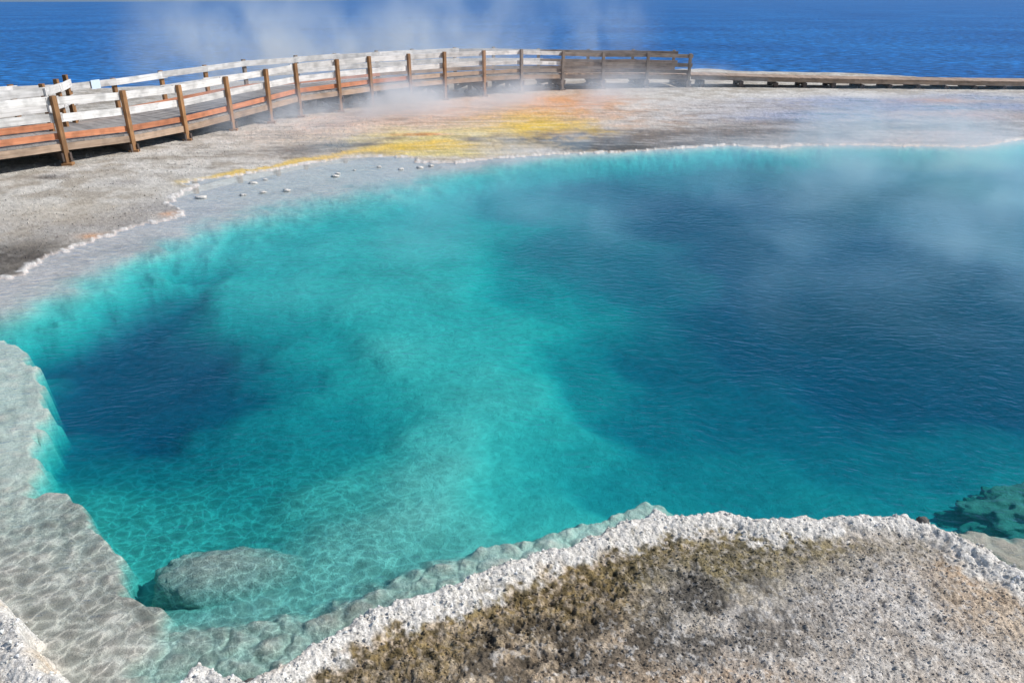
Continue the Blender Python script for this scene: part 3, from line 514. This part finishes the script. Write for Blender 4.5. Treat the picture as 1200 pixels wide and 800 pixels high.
for k in range(NP_):
    grey = k >= 13
    for side, PT in ((0, NEARP), (1, FARP)):
        x, y = PT[k]; g = min(gz_at(x, y), .1)
        lean = Vector((jit(.025), jit(.02), 0))
        wx, wy = (.10, .10)
        a = Vector((x, y, g-.1)); b = Vector((x, y, ZT[k]+jit(.015)))+lean
        dirn = Vector(PT[min(k+1, NP_-1)])-Vector(PT[max(k-1, 0)]); 
        po = board('post', a, b, .11, .10, W_GREY if (grey or side and k > 6) else W_POST, root, off=Vector((-dirn.y, dirn.x, 0)).normalized(), vert=2)
        nd_ = Vector(FARP[k])-Vector(NEARP[k]); nd_.normalize()
        foot = Vector((x, y, g))
        board('footing', foot+Vector((-.10, -.02, .01)), foot+Vector((.11, .02, .01)), .20, .09, W_POST if not grey else W_GREY, root)
    # bent under the deck
    A = Vector((*NEARP[k], 0)); B = Vector((*FARP[k], 0)); nd = (B-A).normalized(); zc = ZD[k]-.33
    dd = Vector((nd.y, -nd.x, 0))
    for q in (-.08, .08):
        board('cross_beam', A-nd*.08+dd*q+Vector((0, 0, zc)), B+nd*.08+dd*q+Vector((0, 0, zc)), .04, .18, W_DARK if k < 12 else W_GREY, root)
    mid = (A+B)/2
    board('centre_leg', mid+Vector((0, 0, -.02)), mid+Vector((0, 0, zc)), .15, .15, W_BENT, root, vert=True)
    board('footing', mid-dd*.18+Vector((0, 0, .06)), mid+dd*.18+Vector((0, 0, .06)), .28, .10, W_DARK, root)
    if zc > .2:
        board('brace', mid+Vector((0, 0, zc+.02)), A+Vector((0, 0, .10)), .05, .14, W_BENT, root)
        board('brace', mid+Vector((0, 0, zc+.02)), B+Vector((0, 0, .10)), .05, .14, W_BENT, root)
    if k == NP_-1: continue
    # rails, toe boards and edge joists, one bay each
    for side, PT in ((0, NEARP), (1, FARP)):
        if side == 0: inn = nd
        else: inn = -nd
        a2 = Vector((*PT[k], 0)); b2 = Vector((*PT[k+1], 0)); e = (b2-a2).normalized()
        lap = .14
        rm = W_GREY if k >= 14 else W_RAIL  # right-end rails switch to darker wood, painting in their shaded faces
        o2 = inn*(.075+.004*(k % 2)); z1, z2 = ZT[k], ZT[k+1]
        ex = e*lap
        up = Vector((0, 0, 1))
        for dz_ in (.11, .46):
            board('rail', a2+o2-ex+up*(z1-dz_+jit(.012)), b2+o2+ex+up*(z2-dz_+jit(.012)), .04, .165 if k < 12 else .14, rm, root)
        board('toe_board', a2+o2-ex*.3+up*(ZD[k]+.10), b2+o2+ex*.3+up*(ZD[k+1]+.10), .045, .13, W_TOE if k < 10 else (W_EDGE if k < 13 else W_GREY), root)
        board('edge_joist', a2+inn*.02-ex*.2+up*(ZD[k]-.125), b2+inn*.02+ex*.2+up*(ZD[k+1]-.125), .045, .15, W_EDGE if k < 14 else W_GREY, root)
    # deck planks
    A2 = Vector((*NEARP[k+1], 0)); B2 = Vector((*FARP[k+1], 0))
    m_ = ((A2-A).length+(B2-B).length)/2; nP = max(4, int(round(m_/.155)))
    for q in range(nP):
        t_ = (q+.5)/nP; zc_ = ZD[k]+(ZD[k+1]-ZD[k])*t_-.024+jit(.003)
        a3 = A.lerp(A2, t_)+Vector((0, 0, zc_)); b3 = B.lerp(B2, t_)+Vector((0, 0, zc_)); w_ = nd*(.02+jit(.012))
        board('plank', a3+w_, b3-w_, m_/nP-.010, .045, W_DECK if k < 14 else W_EDGE, root)
# inner fence where a second walkway forks off to the left
r2 = bpy.data.objects.new('fork_fence', None); C.objects.link(r2); r2.location = (-11, 18, .5)
tag(r2, 'white railed fence with angled end inside the walkway fork at far left', 'fence')
FK = [(-12.75, 15.1), (-11.75, 16.75), (-10.72, 18.35), (-10.85, 19.2), (-11.08, 20.05)]
for k, (x, y) in enumerate(FK):
    board('post', (x, y, .42), (x, y, 1.53+.02*k), .10, .10, W_POST, r2, vert=True)
    if k < len(FK)-1:
        a2 = Vector((x, y, 0)); b2 = Vector((*FK[k+1], 0)); e = (b2-a2).normalized(); s_ = Vector((e.y, -e.x, 0))*.072
        for dz_ in (.11, .47): board('rail', a2+s_-e*.1+Vector((0, 0, 1.50-dz_)), b2+s_+e*.1+Vector((0, 0, 1.52-dz_)), .04, .18, W_RAIL, r2)
        if k < 2: board('toe_board', a2+s_+Vector((0, 0, .66)), b2+s_+Vector((0, 0, .64)), .045, .14, W_TOE, r2)
# low boardwalk without rails
r3 = bpy.data.objects.new('low_boardwalk', None); C.objects.link(r3); r3.location = (14, 33.5, 0)
tag(r3, 'low straight boardwalk without rails running out to the right', 'boardwalk')
LN = [(7.3, 32.96, .46), (8.9, 32.9, .43), (10.4, 32.8, .39), (13.8, 32.5, .34), (17.1, 32.3, .31), (20.5, 32.15, .28), (24, 32.0, .27), (28, 31.9, .26)]
WID = 1.25
for k in range(len(LN)-1):
    a = Vector(LN[k]); b = Vector(LN[k+1]); e = (b-a).normalized(); nrm = Vector((-e.y, e.x, 0))
    for o_ in (.02, WID-.02): board('edge_joist', a+nrm*o_+Vector((0, 0, -.115)), b+nrm*o_+Vector((0, 0, -.115)), .05, .13, W_EDGE if k > 1 else W_GREY, r3)
    L_ = (b-a).length; nP = int(L_/.155)
    for q in range(nP):
        c = a.lerp(b, (q+.5)/nP)+Vector((0, 0, -.022+jit(.003)))
        board('plank', c-nrm*(.03+jit(.012)), c+nrm*(WID+.03+jit(.012)), L_/nP-.010, .045, W_EDGE, r3)
    nl = max(1, int(round(L_/1.15)))
    for q in range(nl):
        c = a.lerp(b, (q+.3)/nl); c.z = 0; zt = a.z-.22
        for o_ in (.08, WID-.08):
            board('leg', c+nrm*o_+Vector((0, 0, -.1)), c+nrm*o_+Vector((0, 0, zt)), .22, .16, W_DARK, r3, vert=True)
        board('cross_beam', c+Vector((0, 0, zt-.05))-nrm*.02, c+nrm*(WID+.02)+Vector((0, 0, zt-.05)), .10, .12, W_DARK, r3)
# notice on the far rail
r4 = bpy.data.objects.new('notice_sign', None); C.objects.link(r4)
pa = Vector((-10.98, 21.05, 1.29)); r4.location = pa
tag(r4, 'small pale blue notice panel fixed on the far white rail near the fork', 'sign')
e = (Vector((*FARP[4], 0))-Vector((*FARP[3], 0))).normalized(); inn = Vector((e.y, -e.x, 0))
mS, t = new_mat('pale_blue_panel'); o_ = N(t, 'ShaderNodeOutputMaterial'); p_ = N(t, 'ShaderNodeBsdfPrincipled', i_Roughness=.4)
nn = N(t, 'ShaderNodeTexNoise', i_Scale=18); t.links.new(ramp(t, nn.outputs[0], [(.3, (.55, .66, .74)), (.7, (.68, .78, .84))]), p_.inputs['Base Color']); t.links.new(p_.outputs[0], o_.inputs[0])
c_ = pa+inn*.13
board('panel', c_-e*.15, c_+e*.15, .012, .22, mS, r4)
board('backing', c_-e*.13-inn*.02, c_+e*.13-inn*.02, .025, .16, W_GREY, r4)

# ------------------------------------------------------------------ steam drifting off the hot water
def steam(name, box, blobs, dens, label, colr=(.76, .87, 1, 1), scale=.5, thr=.36, aniso=0.0):
    x0, x1, y0, y1, z0, z1 = box
    m, t = new_mat(name); L = t.links.new
    out = N(t, 'ShaderNodeOutputMaterial'); tc = N(t, 'ShaderNodeTexCoord')
    geo = tc.outputs['Object']
    wp = N(t, 'ShaderNodeTexNoise', i_Scale=.5, i_Detail=1.5); L(geo, wp.inputs['Vector'])
    ad = N(t, 'ShaderNodeVectorMath', operation='MULTIPLY_ADD'); ad.inputs[1].default_value = (1.6, 1.6, 1.0)
    L(wp.outputs['Color'], ad.inputs[0]); L(geo, ad.inputs[2])
    mp = N(t, 'ShaderNodeMapping'); mp.inputs['Scale'].default_value = (1.1, 1, .85); mp.inputs['Rotation'].default_value = (0, .35, 0); L(ad.outputs[0], mp.inputs[0])
    n = N(t, 'ShaderNodeTexNoise', i_Scale=scale, i_Detail=4, i_Roughness=.6); L(mp.outputs[0], n.inputs['Vector'])
    nz = N(t, 'ShaderNodeMapRange', interpolation_type='SMOOTHSTEP'); L(n.outputs[0], nz.inputs['Value'])
    nz.inputs['From Min'].default_value = thr; nz.inputs['From Max'].default_value = thr+.28
    tot = None
    for (cx, cy, cz, rx, ry, rz, s_) in blobs:
        s1 = N(t, 'ShaderNodeVectorMath', operation='SUBTRACT'); L(geo, s1.inputs[0]); s1.inputs[1].default_value = (cx, cy, cz)
        s2 = N(t, 'ShaderNodeVectorMath', operation='DIVIDE'); L(s1.outputs[0], s2.inputs[0]); s2.inputs[1].default_value = (rx, ry, rz)
        s3 = N(t, 'ShaderNodeVectorMath', operation='LENGTH'); L(s2.outputs[0], s3.inputs[0])
        s4 = N(t, 'ShaderNodeMapRange', interpolation_type='SMOOTHSTEP'); L(s3.outputs['Value'], s4.inputs['Value'])
        s4.inputs['From Min'].default_value = 1; s4.inputs['From Max'].default_value = 0; s4.inputs['To Max'].default_value = s_
        if tot is None: tot = s4.outputs[0]
        else:
            a_ = N(t, 'ShaderNodeMath', operation='ADD'); L(tot, a_.inputs[0]); L(s4.outputs[0], a_.inputs[1]); tot = a_.outputs[0]
    m1 = N(t, 'ShaderNodeMath', operation='MULTIPLY'); L(tot, m1.inputs[0]); L(nz.outputs[0], m1.inputs[1])
    m2 = N(t, 'ShaderNodeMath', operation='MULTIPLY', i_1=dens); L(m1.outputs[0], m2.inputs[0])
    pv = N(t, 'ShaderNodeVolumeScatter', i_Anisotropy=aniso); pv.inputs['Color'].default_value = colr
    L(m2.outputs[0], pv.inputs['Density']); L(pv.outputs[0], out.inputs['Volume'])
    m.cycles.volume_step_rate = 1.0
    v = np.array([(x0, y0, z0), (x1, y0, z0), (x1, y1, z0), (x0, y1, z0), (x0, y0, z1), (x1, y0, z1), (x1, y1, z1), (x0, y1, z1)], float)
    f = np.array([(3, 2, 1, 0), (4, 5, 6, 7), (0, 1, 5, 4), (1, 2, 6, 5), (2, 3, 7, 6), (3, 0, 4, 7)])
    return tag(link(name, np_mesh(name, v, f, False), m), label, kind='stuff')
steam('steam', (-15, 14, 20, 38, .10, 5.2), STEAM_A, .7, 'white steam drifting through and behind the boardwalk')
steam('steam', (-9, 17, 4.5, 19.9, .10, 1.9), STEAM_B, .42, 'thin steam drifting low over the hot pool', (.40, .72, 1, 1), .45, .42)
